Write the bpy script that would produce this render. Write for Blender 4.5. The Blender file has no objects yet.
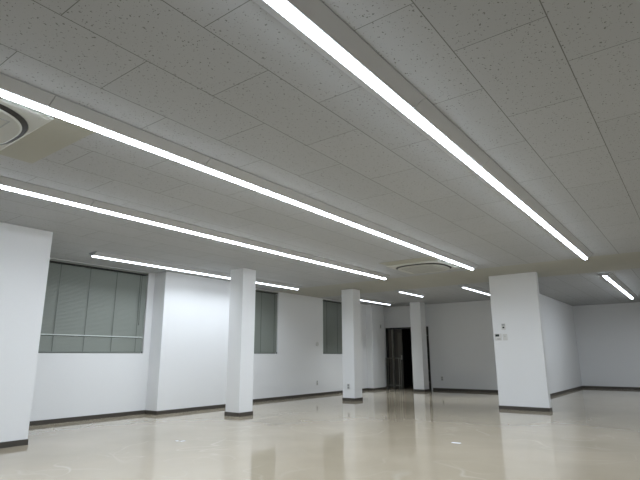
import bpy, bmesh, math, random
from mathutils import Matrix, Vector
random.seed(4)
S = bpy.context.scene
C = S.collection
H = 2.489            # ceiling height
CAM_H = 0.9587

# ------------------------------------------------------------------ materials
def mat(name, col, rough=0.6, metal=0.0, emit=None, strength=0.0, noise=0.0, nscale=20, bump=0.0, spec=0.5):
    m = bpy.data.materials.new(name); m.use_nodes = True
    nt = m.node_tree; b = nt.nodes['Principled BSDF']
    b.inputs['Base Color'].default_value = (*col, 1)
    b.inputs['Roughness'].default_value = rough
    b.inputs['Metallic'].default_value = metal
    b.inputs['Specular IOR Level'].default_value = spec
    if emit:
        b.inputs['Emission Color'].default_value = (*emit, 1)
        b.inputs['Emission Strength'].default_value = strength
    if noise or bump:
        tc = nt.nodes.new('ShaderNodeTexCoord')
        n = nt.nodes.new('ShaderNodeTexNoise'); n.inputs['Scale'].default_value = nscale
        n.inputs['Detail'].default_value = 4
        nt.links.new(tc.outputs['Object'], n.inputs['Vector'])
        if noise:
            r = nt.nodes.new('ShaderNodeMapRange')
            r.inputs['To Min'].default_value = 1 - noise; r.inputs['To Max'].default_value = 1 + noise
            nt.links.new(n.outputs['Fac'], r.inputs['Value'])
            mx = nt.nodes.new('ShaderNodeVectorMath'); mx.operation = 'SCALE'
            mx.inputs[0].default_value = col
            nt.links.new(r.outputs[0], mx.inputs['Scale'])
            nt.links.new(mx.outputs[0], b.inputs['Base Color'])
        if bump:
            bp = nt.nodes.new('ShaderNodeBump'); bp.inputs['Strength'].default_value = bump
            bp.inputs['Distance'].default_value = 0.002
            nt.links.new(n.outputs['Fac'], bp.inputs['Height'])
            nt.links.new(bp.outputs[0], b.inputs['Normal'])
    return m

M = {}
M['wall'] = mat('white_wallpaper', (.80, .81, .82), .75, noise=.02, nscale=90, bump=.15)
M['base'] = mat('dark_brown_vinyl', (.060, .052, .043), .45)
M['fixture'] = mat('white_enamel', (.46, .47, .485), .45)
M['lamp'] = mat('led_diffuser', (.9, .9, .9), .4, emit=(.89, .97, 1.07), strength=18.0)
M['lampdim'] = mat('led_diffuser_short_rows', (.9, .9, .9), .4, emit=(.89, .97, 1.07), strength=3.5)
M['lampwall'] = mat('led_diffuser_wall_row', (.9, .9, .9), .4, emit=(.89, .97, 1.07), strength=6.0)
M['blind'] = mat('grey_green_slats', (.27, .295, .265), .45)
M['cord'] = mat('blind_cord', (.13, .145, .135), .8)
M['paleglint'] = mat('pale_glint', (.62, .66, .64), .35)  # bright reflection on the large blind, put into a pale colour
M['headrail'] = mat('grey_headrail', (.36, .38, .36), .4)
M['dark'] = mat('black_slot', (.012, .011, .010), .6)
M['alu'] = mat('aluminium', (.62, .62, .58), .35, metal=.85)
M['dullalu'] = mat('dull_aluminium', (.30, .30, .27), .45, metal=.6)
M['winframe'] = mat('window_aluminium', (.22, .23, .22), .4, metal=.6)
M['glass'] = mat('dark_glass', (.03, .04, .04), .05)
M['glass'].node_tree.nodes['Principled BSDF'].inputs['Transmission Weight'].default_value = .8
M['plastic'] = mat('white_plastic', (.66, .66, .64), .4)
M['greyplastic'] = mat('grey_plastic', (.33, .34, .34), .4)
M['screen'] = mat('dark_display', (.03, .035, .035), .2)
M['acpanel'] = mat('cassette_plastic', (.50, .51, .47), .45)
M['filler'] = mat('filler_board', (.39, .385, .325), .7, noise=.05, nscale=3)
M['blacksteel'] = mat('black_steel', (.02, .02, .02), .4)
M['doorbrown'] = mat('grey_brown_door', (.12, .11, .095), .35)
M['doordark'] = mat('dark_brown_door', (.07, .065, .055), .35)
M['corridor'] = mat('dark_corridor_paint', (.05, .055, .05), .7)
M['tape'] = mat('pale_tape', (.72, .74, .80), .5)
M['scuff'] = mat('dark_sticker', (.10, .09, .08), .5)
M['red'] = mat('red_plastic', (.5, .06, .04), .4)

def floor_material():
    m = bpy.data.materials.new('polished_beige_vinyl'); m.use_nodes = True
    nt = m.node_tree; b = nt.nodes['Principled BSDF']; N = nt.nodes; L = nt.links
    tc = N.new('ShaderNodeTexCoord')
    n1 = N.new('ShaderNodeTexNoise'); n1.inputs['Scale'].default_value = .7; n1.inputs['Detail'].default_value = 5
    mp = N.new('ShaderNodeMapping'); mp.inputs['Scale'].default_value = (1.0, 1.0, 1)
    L.new(tc.outputs['Object'], mp.inputs[0]); L.new(mp.outputs[0], n1.inputs['Vector'])
    r = N.new('ShaderNodeValToRGB')
    r.color_ramp.elements[0].position = .3; r.color_ramp.elements[0].color = (.395, .338, .250, 1)
    r.color_ramp.elements[1].position = .7; r.color_ramp.elements[1].color = (.48, .418, .318, 1)
    L.new(n1.outputs['Fac'], r.inputs[0])
    n4 = N.new('ShaderNodeTexNoise'); n4.inputs['Scale'].default_value = 260; n4.inputs['Detail'].default_value = 2
    L.new(tc.outputs['Object'], n4.inputs['Vector'])
    mr4 = N.new('ShaderNodeMapRange'); mr4.inputs['To Min'].default_value = .93; mr4.inputs['To Max'].default_value = 1.07
    L.new(n4.outputs['Fac'], mr4.inputs['Value'])
    vm = N.new('ShaderNodeVectorMath'); vm.operation = 'SCALE'
    L.new(r.outputs[0], vm.inputs[0]); L.new(mr4.outputs[0], vm.inputs['Scale'])
    # swirled mop and wax streaks, paler than the vinyl
    def streak(scale, dist, lo, w):
        q = N.new('ShaderNodeTexNoise'); q.inputs['Scale'].default_value = scale; q.inputs['Detail'].default_value = 1.5; q.inputs['Distortion'].default_value = dist
        L.new(tc.outputs['Object'], q.inputs['Vector'])
        a = N.new('ShaderNodeMath'); a.operation = 'SUBTRACT'; L.new(q.outputs['Fac'], a.inputs[0]); a.inputs[1].default_value = lo
        c = N.new('ShaderNodeMath'); c.operation = 'ABSOLUTE'; L.new(a.outputs[0], c.inputs[0])
        d = N.new('ShaderNodeMapRange'); d.inputs['From Min'].default_value = 0; d.inputs['From Max'].default_value = w
        d.inputs['To Min'].default_value = 1; d.inputs['To Max'].default_value = 0; L.new(c.outputs[0], d.inputs['Value'])
        return d.outputs[0]
    ad = N.new('ShaderNodeMath'); ad.operation = 'MAXIMUM'
    L.new(streak(.8, .9, .5, .010), ad.inputs[0]); L.new(streak(1.2, .5, .46, .008), ad.inputs[1])
    mk = N.new('ShaderNodeTexNoise'); mk.inputs['Scale'].default_value = .9; L.new(tc.outputs['Object'], mk.inputs['Vector'])
    mm = N.new('ShaderNodeMapRange'); mm.inputs['From Min'].default_value = .45; mm.inputs['From Max'].default_value = .65
    mm.inputs['To Max'].default_value = .26; L.new(mk.outputs['Fac'], mm.inputs['Value'])
    mu = N.new('ShaderNodeMath'); mu.operation = 'MULTIPLY'; L.new(ad.outputs[0], mu.inputs[0]); L.new(mm.outputs[0], mu.inputs[1])
    mxs = N.new('ShaderNodeMix'); mxs.data_type = 'RGBA'; mxs.inputs['B'].default_value = (.78, .74, .66, 1)
    L.new(mu.outputs[0], mxs.inputs['Factor']); L.new(vm.outputs[0], mxs.inputs['A'])
    L.new(mxs.outputs['Result'], b.inputs['Base Color'])
    # uneven wax: swirled streaks change the gloss
    n2 = N.new('ShaderNodeTexNoise'); n2.inputs['Scale'].default_value = 1.3
    n2.inputs['Detail'].default_value = 6; n2.inputs['Distortion'].default_value = 1.2
    L.new(tc.outputs['Object'], n2.inputs['Vector'])
    mr = N.new('ShaderNodeMapRange'); mr.inputs['From Min'].default_value = .35; mr.inputs['From Max'].default_value = .68
    mr.inputs['To Min'].default_value = .03; mr.inputs['To Max'].default_value = .10
    L.new(n2.outputs['Fac'], mr.inputs['Value']); L.new(mr.outputs[0], b.inputs['Roughness'])
    n3 = N.new('ShaderNodeTexNoise'); n3.inputs['Scale'].default_value = 2.2; n3.inputs['Detail'].default_value = 2
    L.new(tc.outputs['Object'], n3.inputs['Vector'])
    bp = N.new('ShaderNodeBump'); bp.inputs['Strength'].default_value = .02; bp.inputs['Distance'].default_value = .01
    L.new(n3.outputs['Fac'], bp.inputs['Height']); L.new(bp.outputs[0], b.inputs['Normal'])
    b.inputs['IOR'].default_value = 1.5
    return m

def ceiling_material():
    m = bpy.data.materials.new('pitted_gypsum_boards'); m.use_nodes = True
    nt = m.node_tree; b = nt.nodes['Principled BSDF']; N = nt.nodes; L = nt.links
    def math_(op, a, c=None, clamp=False):
        n = N.new('ShaderNodeMath'); n.operation = op; n.use_clamp = clamp
        for i, v in enumerate((a, c)):
            if v is None: continue
            if isinstance(v, (int, float)): n.inputs[i].default_value = v
            else: L.new(v, n.inputs[i])
        return n.outputs[0]
    tc = N.new('ShaderNodeTexCoord'); sp = N.new('ShaderNodeSeparateXYZ')
    L.new(tc.outputs['Object'], sp.inputs[0]); x, y = sp.outputs[0], sp.outputs[1]
    # boards 0.91 x 0.455 in running bond, long joints along y
    right = math_('GREATER_THAN', x, -1.0)
    xs = math_('SUBTRACT', x, math_('MULTIPLY', right, -0.030))
    xr = math_('DIVIDE', math_('ADD', xs, 1.68), .4525)
    row = math_('FLOOR', xr)
    fx = math_('SUBTRACT', xr, row)
    par = math_('MODULO', math_('ADD', row, 100), 2)
    yr = math_('ADD', math_('DIVIDE', math_('SUBTRACT', y, 1.323), .906), math_('MULTIPLY', par, .5))
    col = math_('FLOOR', yr); fy = math_('SUBTRACT', yr, col)
    dx = math_('MULTIPLY', math_('MINIMUM', fx, math_('SUBTRACT', 1, fx)), .4525)
    dy = math_('MULTIPLY', math_('MINIMUM', fy, math_('SUBTRACT', 1, fy)), .906)
    band = math_('MULTIPLY', math_('GREATER_THAN', y, 8.78), math_('LESS_THAN', y, 10.50))
    nb = math_('SUBTRACT', 1, band)
    jl = math_('MAXIMUM', math_('LESS_THAN', dx, .0028), math_('LESS_THAN', dy, .0022))
    jl = math_('MULTIPLY', jl, nb)
    # pits: short worm-like holes, one per voronoi cell, some cells empty
    def pits(sx, sy, seed, keep, rad):
        mp = N.new('ShaderNodeMapping'); mp.inputs['Scale'].default_value = (sx, sy, 1); mp.inputs['Location'].default_value = (seed, seed * .7, 0)
        mp.inputs['Rotation'].default_value = (0, 0, seed * .37)
        nz = N.new('ShaderNodeTexNoise'); nz.inputs['Scale'].default_value = 60
        L.new(tc.outputs['Object'], nz.inputs['Vector'])
        ad = N.new('ShaderNodeVectorMath'); ad.operation = 'MULTIPLY_ADD'
        ad.inputs[1].default_value = (.02, .02, 0); L.new(nz.outputs['Color'], ad.inputs[0]); L.new(tc.outputs['Object'], ad.inputs[2])
        L.new(ad.outputs[0], mp.inputs[0])
        v = N.new('ShaderNodeTexVoronoi'); v.voronoi_dimensions = '2D'; v.inputs['Scale'].default_value = 1
        L.new(mp.outputs[0], v.inputs['Vector'])
        s2 = N.new('ShaderNodeSeparateXYZ'); L.new(v.outputs['Color'], s2.inputs[0])
        thr = math_('MULTIPLY', s2.outputs[1], rad)
        d = math_('LESS_THAN', v.outputs['Distance'], thr)
        return math_('MULTIPLY', d, math_('LESS_THAN', s2.outputs[0], keep))
    p = math_('MAXIMUM', pits(38, 24, 3.1, .42, .15), pits(24, 38, 8.7, .4, .14))
    p = math_('MAXIMUM', p, pits(64, 64, 5.3, .35, .17))
    p = math_('MULTIPLY', p, nb)
    # slight board-to-board tone
    wn = N.new('ShaderNodeTexWhiteNoise'); wn.noise_dimensions = '2D'
    cb = N.new('ShaderNodeCombineXYZ'); L.new(row, cb.inputs[0]); L.new(col, cb.inputs[1]); L.new(cb.outputs[0], wn.inputs['Vector'])
    tone = math_('ADD', math_('MULTIPLY', wn.outputs['Value'], .05), .975)
    mx = N.new('ShaderNodeMix'); mx.data_type = 'RGBA'
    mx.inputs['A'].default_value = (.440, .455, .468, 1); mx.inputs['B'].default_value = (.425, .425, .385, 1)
    L.new(band, mx.inputs['Factor'])
    vs = N.new('ShaderNodeVectorMath'); vs.operation = 'SCALE'; L.new(mx.outputs['Result'], vs.inputs[0]); L.new(tone, vs.inputs['Scale'])
    mx2 = N.new('ShaderNodeMix'); mx2.data_type = 'RGBA'; mx2.inputs['B'].default_value = (.14, .14, .13, 1)
    L.new(vs.outputs[0], mx2.inputs['A'])
    L.new(math_('MAXIMUM', math_('MULTIPLY', jl, .85), math_('MULTIPLY', p, .78)), mx2.inputs['Factor'])
    L.new(mx2.outputs['Result'], b.inputs['Base Color'])
    b.inputs['Roughness'].default_value = .85; b.inputs['Specular IOR Level'].default_value = .2
    return m
M['floor'] = floor_material(); M['ceiling'] = ceiling_material()

# ------------------------------------------------------------------ helpers
def box(bm, x0, x1, y0, y1, z0, z1, bev=0.0):
    r = bmesh.ops.create_cube(bm, size=1)
    vs = r['verts']
    for v in vs:
        v.co = Vector(((x0 + x1) / 2 + v.co.x * (x1 - x0), (y0 + y1) / 2 + v.co.y * (y1 - y0), (z0 + z1) / 2 + v.co.z * (z1 - z0)))
    if bev:
        es = list({e for v in vs for e in v.link_edges})
        bmesh.ops.bevel(bm, geom=es, offset=bev, segments=2, affect='EDGES', profile=.5)

def obj(name, bm, m, parent=None, loc=None, smooth=False):
    bmesh.ops.recalc_face_normals(bm, faces=bm.faces)
    me = bpy.data.meshes.new(name); bm.to_mesh(me); bm.free()
    if smooth:
        for p in me.polygons: p.use_smooth = True
    me.materials.append(m)
    o = bpy.data.objects.new(name, me); C.objects.link(o)
    if parent: o.parent = parent
    if loc: o.location = loc
    return o

def boxes(name, lst, m, parent=None, loc=None, bev=0.0):
    bm = bmesh.new()
    for b in lst: box(bm, *b, bev=bev)
    return obj(name, bm, m, parent, loc)

def struct(o): o['kind'] = 'structure'; return o

def thing(name, label, cat, loc=(0, 0, 0), rz=0, group=None):
    o = bpy.data.objects.new(name, None); C.objects.link(o)
    o.empty_display_size = .1
    o.location = loc; o.rotation_euler = (0, 0, rz)
    return tag(o, label, cat, group)

def tag(o, label, cat, group=None):
    o['label'] = label; o['category'] = cat
    if group: o['group'] = group
    return o

def tube(bm, p, q, r, n=8):
    p, q = Vector(p), Vector(q); d = q - p
    mtx = Matrix.Translation((p + q) / 2) @ d.to_track_quat('Z', 'Y').to_matrix().to_4x4()
    bmesh.ops.create_cone(bm, cap_ends=True, segments=n, radius1=r, radius2=r, depth=d.length, matrix=mtx)

# ------------------------------------------------------------------ the shell
XR, YB, YF, YR = 5.0, -3.0, 14.0, 17.4       # right wall, back wall, far wall (left part), far wall (right part)
XW = -7.95                                  # window wall
PX0, PX1 = -3.15, -2.27                     # wide pillar / partition
struct(boxes('floor', [(-8.3, XR + .2, YB - .2, YR + .2, -.15, 0)], M['floor']))
struct(boxes('ceiling', [(-8.3, XR + .2, YB - .2, YR + .2, H, H + .15)], M['ceiling']))

WINS = [(2.95, 5.34, 1.03, 2.476), (7.6, 8.93, 1.03, 2.476), (10.72, 12.3, 1.03, 2.476)]
wl = []; yy = 2.8
for (a, b_, z0, z1) in WINS:
    wl.append((XW - .16, XW, yy, a, 0, H)); wl.append((XW - .16, XW, a, b_, 0, z0)); wl.append((XW - .16, XW, a, b_, z1, H)); yy = b_
wl.append((XW - .16, XW, yy, YF, 0, H))
struct(boxes('wall_left', wl, M['wall']))
struct(boxes('wall_left_near', [(-8.2, -6.27, YB, 2.80, 0, H)], M['wall']))
struct(boxes('wall_left_pier', [(XW, -7.62, 5.47, 7.25, 0, H)], M['wall']))
struct(boxes('wall_left_far_pier', [(XW, -7.75, 12.90, 13.62, 0, H)], M['wall']))
DX0, DX1, DZ = -7.90, -6.45, 1.83            # doorway in the far wall
struct(boxes('wall_far', [(XW - .16, DX0, YF, YF + .16, 0, H), (DX1, PX0, YF, YF + .16, 0, H), (DX0, DX1, YF, YF + .16, DZ, H)], M['wall']))
struct(boxes('wall_partition', [(PX0, PX0 + .09, 9.87, YR, 0, H)], M['wall']))
struct(boxes('wall_far_right', [(PX0 - .12, XR, YR, YR + .15, 0, H)], M['wall']))
struct(boxes('wall_right', [(XR, XR + .15, YB, YR, 0, H)], M['wall']))
struct(boxes('wall_back', [(-8.2, XR, YB - .15, YB, 0, H)], M['wall']))
# corridor beyond the doorway, unlit
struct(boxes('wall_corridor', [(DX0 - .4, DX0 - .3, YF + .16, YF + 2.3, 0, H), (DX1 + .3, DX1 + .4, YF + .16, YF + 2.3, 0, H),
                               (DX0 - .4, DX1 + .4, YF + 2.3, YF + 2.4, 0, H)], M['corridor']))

BH, BT = .062, .008
def bb(name, lst): struct(boxes(name, [(a, b_, c, d, 0, BH) for a, b_, c, d in lst], M['base'], bev=0))
bb('baseboard_left', [(XW, XW + BT, 2.8, 5.47), (XW, XW + BT, 7.25, 12.9), (XW, XW + BT, 13.62, YF)])
bb('baseboard_left_near', [(-6.27, -6.27 + BT, YB, 2.80), (XW + BT, -6.27 + BT, 2.80, 2.80 + BT)])
bb('baseboard_left_pier', [(XW + BT, -7.62 + BT, 5.47 - BT, 5.47), (-7.62, -7.62 + BT, 5.47, 7.25), (XW + BT, -7.62 + BT, 7.25, 7.25 + BT)])
bb('baseboard_left_far_pier', [(XW + BT, -7.75 + BT, 12.90 - BT, 12.90), (-7.75, -7.75 + BT, 12.90, 13.62), (XW + BT, -7.75 + BT, 13.62, 13.62 + BT)])
bb('baseboard_far', [(DX1 + .05, PX0 - BT, YF - BT, YF)])
bb('baseboard_partition', [(PX0 + .09, PX0 + .09 + BT, 9.87, YR), (PX0 - BT, PX0, 9.87, YF - BT)])
bb('baseboard_far_right', [(PX0 + .09 + BT, XR, YR - BT, YR)])
bb('baseboard_right', [(XR - BT, XR, YB, YR - BT)])
bb('baseboard_back', [(-6.27 + BT, XR - BT, YB, YB + BT)])

# ------------------------------------------------------------------ pillars
def pillar(x0, x1, y0, y1, label):
    bm = bmesh.new(); hx, hy = (x1 - x0) / 2, (y1 - y0) / 2
    box(bm, -hx, hx, -hy, hy, 0, H)
    es = [e for e in bm.edges if abs(e.verts[0].co.z - e.verts[1].co.z) > .5]
    bmesh.ops.bevel(bm, geom=es, offset=.006, segments=2, affect='EDGES', profile=.5)
    o = obj('pillar', bm, M['wall'], loc=((x0 + x1) / 2, (y0 + y1) / 2, 0))
    tag(o, label, 'pillar')
    boxes('baseboard', [(-hx - BT, hx + BT, -hy - BT, -hy, 0, BH), (-hx - BT, hx + BT, hy, hy + BT, 0, BH),
                        (-hx - BT, -hx, -hy, hy, 0, BH), (hx, hx + BT, -hy, hy, 0, BH)], M['base'], o)
    return o
pillar(-6.575, -6.248, 6.08, 6.40, 'square white pillar nearest the large window, no outlet on it')
pillar(-6.575, -6.255, 9.60, 9.91, 'square white pillar with a small grey outlet near its foot')
pillar(-6.60, -6.27, 13.14, 13.46, 'slim white pillar standing in front of the dark doorway')
pillar(PX0, PX1, 9.74, 9.87, 'wide white pillar carrying the thermostat and wall switches')

# ------------------------------------------------------------------ windows and blinds
for i, (a, b_, z0, z1) in enumerate(WINS):
    w = bpy.data.objects.new('window_%d' % (i + 1), None); C.objects.link(w); struct(w)
    X0, X1 = XW - .13, XW - .08
    mid = (a + b_) / 2
    boxes('window_frame', [(X0, X1, a, b_, z0, z0 + .04), (X0, X1, a, b_, z1 - .04, z1), (X0, X1, a, a + .04, z0 + .04, z1 - .04),
                           (X0, X1, b_ - .04, b_, z0 + .04, z1 - .04), (X0, X1, mid - .03, mid + .03, z0 + .04, z1 - .04)], M['winframe'], w)
    boxes('window_glass', [(XW - .108, XW - .102, a + .04, mid - .03, z0 + .04, z1 - .04), (XW - .108, XW - .102, mid + .03, b_ - .04, z0 + .04, z1 - .04)], M['glass'], w)

def blind(a, b_, z0, z1, label, cords, pale=False):
    L_ = b_ - a - .02
    t = thing('venetian_blind', label, 'blind', (XW - .03, a + .01, z0 + .012), 0)
    h = z1 - z0 - .02
    boxes('headrail', [(-.022, .026, 0, L_, h - .022, h - .004)], M['headrail'], t, bev=.002)
    boxes('headrail_shade', [(-.02, .02, 0, L_, h - .034, h - .0225)], M['blacksteel'], t)  # dark strip standing in for the shade under the headrail
    bm = bmesh.new(); pitch = .0212; z = .03; n = 0
    ang = math.radians(68)
    while z < h - .045:
        c, s = math.cos(ang) * .0125, math.sin(ang) * .0125
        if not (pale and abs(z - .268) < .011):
            pts = [(c, z - s), (.0015 * s / .0125, z + .001), (-c, z + s)]
            # curved slat of three lines, front edge low
            vs = [[bm.verts.new((px - .0008 * (k == 1) * -2, yy_, pz)) for (k, (px, pz)) in enumerate(pts)] for yy_ in (0.004, L_ - .004)]
            for k in range(2):
                bm.faces.new((vs[0][k], vs[0][k + 1], vs[1][k + 1], vs[1][k]))
        z += pitch; n += 1
    o = obj('slats', bm, M['blind'], t)
    so = o.modifiers.new('thick', 'SOLIDIFY'); so.thickness = .0006
    boxes('bottom_rail', [(-.012, .014, 0, L_, 0, .014)], M['blind'], t, bev=.002)
    for cy in cords:
        boxes('ladder_cord', [(.0135, .0165, cy - a - .004, cy - a + .004, .012, h - .036)], M['cord'], t)
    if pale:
        o = boxes('glint_strip', [(-.004, .018, .004, L_ - .004, .260, .276)], M['paleglint'], t)  # one slat replaced by a pale bar, painting a reflected light line
        o['label'] = 'pale strip drawn for a reflected line of light'
    # tilt wand and end brackets
    bm = bmesh.new(); tube(bm, (.022, L_ - .12, h - .035), (.024, L_ - .12, h - .95 if h > 1 else .2), .004)
    obj('tilt_wand', bm, M['cord'], t, smooth=True)
    for yb in (.0, L_ - .02):
        boxes('end_bracket', [(.010, .020, yb, yb + .02, -.006, .02)], M['blacksteel'], t)
    return t
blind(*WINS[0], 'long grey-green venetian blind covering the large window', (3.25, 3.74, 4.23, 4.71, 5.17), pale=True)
blind(*WINS[1], 'narrow grey-green blind just right of the pillar nearest the large window', (7.9, 8.35, 8.80))
blind(*WINS[2], 'small dark grey-green blind left of the pillar with the outlet', (10.9, 11.4, 12.0))

# ------------------------------------------------------------------ ceiling lights
UNIT = 1.2
def housing_bm(w=.235):
    bm = bmesh.new()
    prof = [(-w / 2, 0), (-w / 2, -.007), (-.044, -.051), (-.042, -.054), (.042, -.054), (.044, -.051), (w / 2, -.007), (w / 2, 0)]
    rings = [[bm.verts.new((x, yy_, z)) for x, z in prof] for yy_ in (.002, UNIT - .002)]
    n = len(prof)
    for k in range(n):
        bm.faces.new((rings[0][k], rings[0][(k + 1) % n], rings[1][(k + 1) % n], rings[1][k]))
    bm.faces.new(rings[0]); bm.faces.new(rings[1][::-1])
    return bm
def lens_bm():
    bm = bmesh.new()
    prof = [(-.026, -.053), (-.026, -.064)] + [(.025 * math.sin(t_), -.064 - .011 * math.cos(t_)) for t_ in [math.radians(a) for a in range(-75, 76, 15)]] + [(.026, -.064), (.026, -.053)]
    rings = [[bm.verts.new((x, yy_, z)) for x, z in prof] for yy_ in (.004, UNIT - .004)]
    n = len(prof)
    for k in range(n):
        bm.faces.new((rings[0][k], rings[0][(k + 1) % n], rings[1][(k + 1) % n], rings[1][k]))
    bm.faces.new(rings[0]); bm.faces.new(rings[1][::-1])
    return bm
h0 = l0 = None
SPREAD, WATT = 168, 5.6
def light_row(x, y0, n, label, power=1.0, spread=None, lamp=None):
    global h0, l0
    t = thing('ceiling_light', label, 'light', (x, y0, H), 0, 'long linear ceiling lights')
    for k in range(n):
        if h0 is None:
            h0 = obj('housing', housing_bm(), M['fixture'], t); l0 = obj('diffuser', lens_bm(), M['lamp'], t)
            continue
        a = h0.copy(); b_ = l0.copy()
        for o in (a, b_):
            C.objects.link(o); o.parent = t; o.location = (0, k * UNIT, 0)
        if lamp: b_.data = b_.data.copy(); b_.data.materials[0] = M[lamp]
    # the light the LED bar throws downwards
    ld = bpy.data.lights.new('led_bar', 'AREA'); ld.shape = 'RECTANGLE'
    ld.size = .045; ld.size_y = n * UNIT - .02; ld.spread = math.radians(spread or SPREAD); ld.energy = WATT * n * power; ld.color = (.87, .95, 1.04)
    lo = bpy.data.objects.new('led_bar', ld); C.objects.link(lo); lo.parent = t; lo.location = (0, n * UNIT / 2, -.0765)
    return t
light_row(-1.240, 8.56 - 7 * UNIT, 7, 'nearest and brightest light row, running from the top edge to the wide pillar')
light_row(-2.985, 8.40 - 7 * UNIT, 7, 'second light row, passing between the two ceiling air conditioners')
light_row(-4.73, 8.42 - 7 * UNIT, 7, 'third light row, meeting the left edge just above the near white wall')
light_row(-7.03, 8.54 - 4 * UNIT, 4, 'light row close along the window wall, above the large blind', 1.35, 150, 'lampwall')
light_row(-7.10, 10.46, 2, 'short light row by the window wall, behind the pillar with the outlet', 1.1, 80, 'lampdim')
light_row(-5.46, 10.40, 1, 'single short light tube above the slim pillar by the doorway', 1.3, 80, 'lampdim')
light_row(-3.99, 10.56, 2, 'short light row half hidden behind the wide pillar', 1.0, 80, 'lampdim')
light_row(-1.27, 10.70, 4, 'farthest right light row, beyond the wide pillar at the right edge')
light_row(2.23, 8.60 - 7 * UNIT, 7, 'unseen light row added over the right half of the room, outside the picture')  # added row out of view, brightens the pillars and floor
light_row(2.23, 10.70, 4, 'unseen light row added over the right far bay, outside the picture')  # second added row, unseen, lifts the far floor and far right wall

# ------------------------------------------------------------------ cassette air conditioners
def sup(r, n, k, m_=48):
    a = 2 * math.pi * k / m_; c, s = math.cos(a), math.sin(a)
    return (r * math.copysign(abs(c) ** (2 / n), c), r * math.copysign(abs(s) ** (2 / n), s))
def ring_strip(bm, r1, z1, r2, z2, n1=2.6, n2=2.6, m_=48):
    a = [bm.verts.new((*sup(r1, n1, k, m_), z1)) for k in range(m_)]
    b_ = [bm.verts.new((*sup(r2, n2, k, m_), z2)) for k in range(m_)]
    for k in range(m_): bm.faces.new((a[k], a[(k + 1) % m_], b_[(k + 1) % m_], b_[k]))
    return a, b_
def cassette(x, y, label):
    t = thing('ceiling_air_conditioner', label, 'air conditioner', (x, y, H), 0)
    # face panel: square outside, rounded hole inside, 28 mm below the ceiling
    bm = bmesh.new(); m_ = 48; hw = .475
    sq = []
    for k in range(m_):
        a = 2 * math.pi * k / m_; c, s = math.cos(a), math.sin(a); f = hw / max(abs(c), abs(s))
        sq.append((c * f, s * f))
    top = [bm.verts.new((px, py, -.0005)) for px, py in sq]
    mid_ = [bm.verts.new((px * .995, py * .995, -.022)) for px, py in sq]
    low = [bm.verts.new((px * .975, py * .975, -.028)) for px, py in sq]
    rim = [bm.verts.new((*sup(.456, 2.6, k), -.030)) for k in range(m_)]
    inn = [bm.verts.new((*sup(.451, 2.6, k), -.012)) for k in range(m_)]
    for A, B in ((top, mid_), (mid_, low), (low, rim), (rim, inn)):
        for k in range(m_): bm.faces.new((A[k], A[(k + 1) % m_], B[(k + 1) % m_], B[k]))
    obj('face_panel', bm, M['acpanel'], t)
    bm = bmesh.new()
    a, b_ = ring_strip(bm, .452, -.0285, .422, -.045); obj('air_slot', bm, M['dark'], t)
    bm = bmesh.new()
    a, b_ = ring_strip(bm, .422, -.045, .410, -.052)
    c_ = [bm.verts.new((*sup(.30, 3.5, k), -.054)) for k in range(m_)]
    for k in range(m_): bm.faces.new((b_[k], b_[(k + 1) % m_], c_[(k + 1) % m_], c_[k]))
    bm.faces.new(c_[::-1]); obj('centre_panel', bm, M['acpanel'], t)
    bm = bmesh.new()
    q = .29
    box(bm, -q, q, -q, -q + .008, -.0565, -.0535); box(bm, -q, q, q - .008, q, -.0565, -.0535)
    box(bm, -q, -q + .008, -q + .008, q - .008, -.0565, -.0535); box(bm, q - .008, q, -q + .008, q - .008, -.0565, -.0535)
    for k in range(9):
        yy_ = -.243 + k * .06; box(bm, -.25, .25, yy_, yy_ + .008, -.0565, -.0535)
    obj('intake_grille', bm, M['greyplastic'], t)
    for sx, sy in ((1, 1), (-1, 1), (1, -1), (-1, -1)):
        boxes('corner_cover', [(sx * .432 - .026, sx * .432 + .026, sy * .432 - .026, sy * .432 + .026, -.0315, -.027)], M['acpanel'], t)
    return t
cassette(-3.625, .853, 'white ceiling air conditioner cut by the left edge of the picture')
cassette(-3.68, 7.93, 'distant ceiling air conditioner by the end of the second light row')
for (a, c, e, f, lab) in ((-4.10, -3.15, 1.330, 1.605, 'plain olive ceiling filler board beside the air conditioner at the left edge'),
                          (-4.13, -3.20, 7.17, 7.454, 'plain olive ceiling filler board beside the distant air conditioner')):
    o = boxes('filler_board', [(a, c, e, f, H - .006, H)], M['filler'], bev=.001); tag(o, lab, 'ceiling panel')

# ------------------------------------------------------------------ wall fittings
def plate(name, label, cat, loc, rz, w, h, extra):
    # local frame: +x out of the wall
    t = thing(name, label, cat, loc, rz)
    boxes('cover_plate', [(0, .009, -w / 2, w / 2, -h / 2, h / 2)], M['plastic'], t, bev=.002)
    for nm, bl, m in extra: boxes(nm, bl, m, t)
    return t
def outlet(label, loc, rz, m='greyplastic'):
    t = plate('wall_outlet', label, 'outlet', loc, rz, .075, .12, [('socket', [(.009, .012, -.022, .022, .006, .046)], M[m]), ('socket', [(.009, .012, -.022, .022, -.046, -.006)], M[m])])
    return t
R90 = -math.pi / 2
outlet('small wall outlet low on the left wall beneath the round sensor', (XW, 10.45, .31), 0)
outlet('small grey outlet near the foot of the second square pillar', (-6.415, 9.60, .31), R90)
outlet('small outlet low on the dim far wall right of the doorway', (-6.10, YF, .33), R90)
t = thing('wall_sensor', 'round pale sensor on the left wall left of the small blind', 'sensor', (XW, 10.46, 1.28), 0)
bm = bmesh.new(); tube(bm, (0, 0, 0), (.014, 0, 0), .055, 20); obj('sensor_body', bm, M['plastic'], t)
bm = bmesh.new(); tube(bm, (.014, 0, 0), (.017, 0, 0), .02, 16); obj('sensor_lens', bm, M['plastic'], t)
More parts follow.
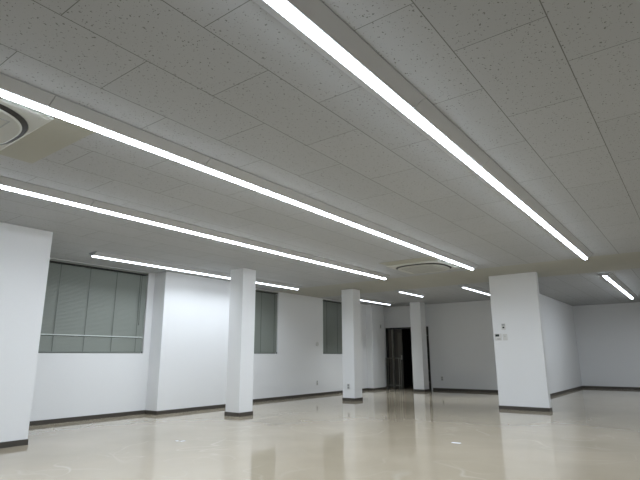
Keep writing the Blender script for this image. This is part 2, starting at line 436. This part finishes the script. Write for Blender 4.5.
plate('wall_switch', 'small switch high on the left wall pier beside the doorway', 'switch', (-7.75, 13.40, 1.85), 0, .08, .14, [('rocker', [(.009, .013, -.02, .02, -.04, .04)], M['greyplastic'])])
t = plate('remote_controller', 'small grey controller plate with a dark button, uppermost on the wide pillar', 'controller', (-2.945, 9.74, 1.50), R90, .075, .12, [])
boxes('label_strip', [(.009, .0105, -.028, .028, .018, .050)], M['greyplastic'], t)
boxes('button', [(.009, .014, -.018, .018, -.030, .0)], M['screen'], t)
t = plate('thermostat', 'white thermostat with dark display at the left edge of the wide pillar', 'thermostat', (-3.06, 9.74, 1.31), R90, .13, .13, [])
boxes('display', [(.009, .012, -.050, .022, .008, .050)], M['screen'], t)
boxes('button', [(.009, .012, -.02, .045, -.045, -.03)], M['greyplastic'], t)
plate('wall_switch', 'white rocker switch plate right of the thermostat on the wide pillar', 'switch', (-2.93, 9.74, 1.305), R90, .085, .12,
      [('rocker', [(.009, .013, -.024, .024, .004, .036)], M['plastic']), ('rocker', [(.009, .013, -.024, .024, -.036, -.004)], M['plastic']),
       ('indicator', [(.013, .015, -.012, .012, .012, .020)], M['greyplastic'])])

# ------------------------------------------------------------------ doorway
d = bpy.data.objects.new('door_1', None); C.objects.link(d); struct(d)
boxes('door_frame', [(DX0, DX0 + .05, YF - .02, YF + .14, 0, DZ), (DX1 - .03, DX1, YF - .02, YF + .14, 0, DZ), (DX0 + .05, DX1 - .03, YF - .02, YF + .14, DZ - .045, DZ)], M['blacksteel'], d)
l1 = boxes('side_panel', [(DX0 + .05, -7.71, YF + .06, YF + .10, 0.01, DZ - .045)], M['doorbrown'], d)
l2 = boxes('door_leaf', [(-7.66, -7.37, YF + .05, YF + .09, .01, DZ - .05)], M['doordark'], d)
boxes('door_stile', [(-7.71, -7.675, YF + .02, YF + .10, .01, DZ - .05)], M['alu'], d)
boxes('door_pane', [(-7.52, -7.39, YF + .04, YF + .049, .95, DZ - .15)], M['doorbrown'], l2)
boxes('door_handle', [(-7.40, -7.385, YF - .0, YF + .05, .86, 1.0)], M['alu'], l2)
t = thing('metal_stand', 'low aluminium stand of thin posts in the dark doorway', 'stand', (-7.58, YF - .14, 0), 0)
for px in (-.235, .205):
    for py in (-.06, .06):
        boxes('post', [(px - .009, px + .009, py - .009, py + .009, 0, .90)], M['dullalu'], t)
boxes('top_rail', [(-.244, .214, -.069, -.051, .90, .918), (-.244, .214, .051, .069, .90, .918)], M['dullalu'], t)
boxes('bottom_rail', [(-.226, .196, -.069, -.051, .10, .115), (-.226, .196, .051, .069, .10, .115)], M['dullalu'], t)
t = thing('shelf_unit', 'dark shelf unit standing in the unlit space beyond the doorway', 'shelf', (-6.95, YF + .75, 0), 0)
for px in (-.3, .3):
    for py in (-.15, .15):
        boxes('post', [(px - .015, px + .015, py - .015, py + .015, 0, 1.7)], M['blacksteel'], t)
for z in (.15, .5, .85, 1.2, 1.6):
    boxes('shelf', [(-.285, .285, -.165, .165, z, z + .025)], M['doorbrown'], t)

# ------------------------------------------------------------------ marks on the floor
def scrap(name, label, cat, x, y, lst, m):
    o = boxes(name, lst, m, loc=(x, y, 0)); tag(o, label, cat); return o
scrap('tape_scrap', 'scrap of pale bluish tape on the floor in front of the left wall pier', 'tape', -5.06, 3.98,
      [(-.05, -.01, -.03, .0, 0, .002), (.02, .05, -.02, .045, 0, .002)], M['tape'])
scrap('floor_screw', 'left of two tiny dark studs on the floor right of the first square pillar', 'stud', -5.15, 5.63, [(-.015, .015, -.015, .015, 0, .004)], M['scuff'])
scrap('floor_screw', 'right of two tiny dark studs on the floor right of the first square pillar', 'stud', -5.07, 5.68, [(-.015, .015, -.015, .015, 0, .004)], M['scuff'])
scrap('tape_scrap', 'scrap of white tape on the floor left of the wide pillar', 'tape', -2.37, 5.72, [(-.05, .05, -.025, .025, 0, .002)], M['tape'])

# ------------------------------------------------------------------ world, camera, view
w = bpy.data.worlds.new('night'); S.world = w; w.use_nodes = True
w.node_tree.nodes['Background'].inputs[0].default_value = (.004, .005, .007, 1)
w.node_tree.nodes['Background'].inputs[1].default_value = 1

yaw, pit, rol = -.643264, .2314276, -.00438544
fwd = Vector((math.sin(yaw) * math.cos(pit), math.cos(yaw) * math.cos(pit), math.sin(pit)))
rt = Vector((math.cos(yaw), -math.sin(yaw), 0)); up = rt.cross(fwd)
r2 = rt * math.cos(rol) + up * math.sin(rol); u2 = up * math.cos(rol) - rt * math.sin(rol)
cd = bpy.data.cameras.new('camera'); cam = bpy.data.objects.new('camera', cd); C.objects.link(cam)
mw = Matrix((r2, u2, -fwd)).transposed().to_4x4(); mw.translation = Vector((0, 0, CAM_H))
cam.matrix_world = mw
cd.sensor_width = 36; cd.lens = 495.334 * 36 / 640; cd.clip_start = .02
S.camera = cam
S.view_settings.view_transform = 'Standard'; S.view_settings.look = 'None'
S.view_settings.gamma = 1; S.view_settings.use_curve_mapping = False
S.view_settings.exposure = 0.16
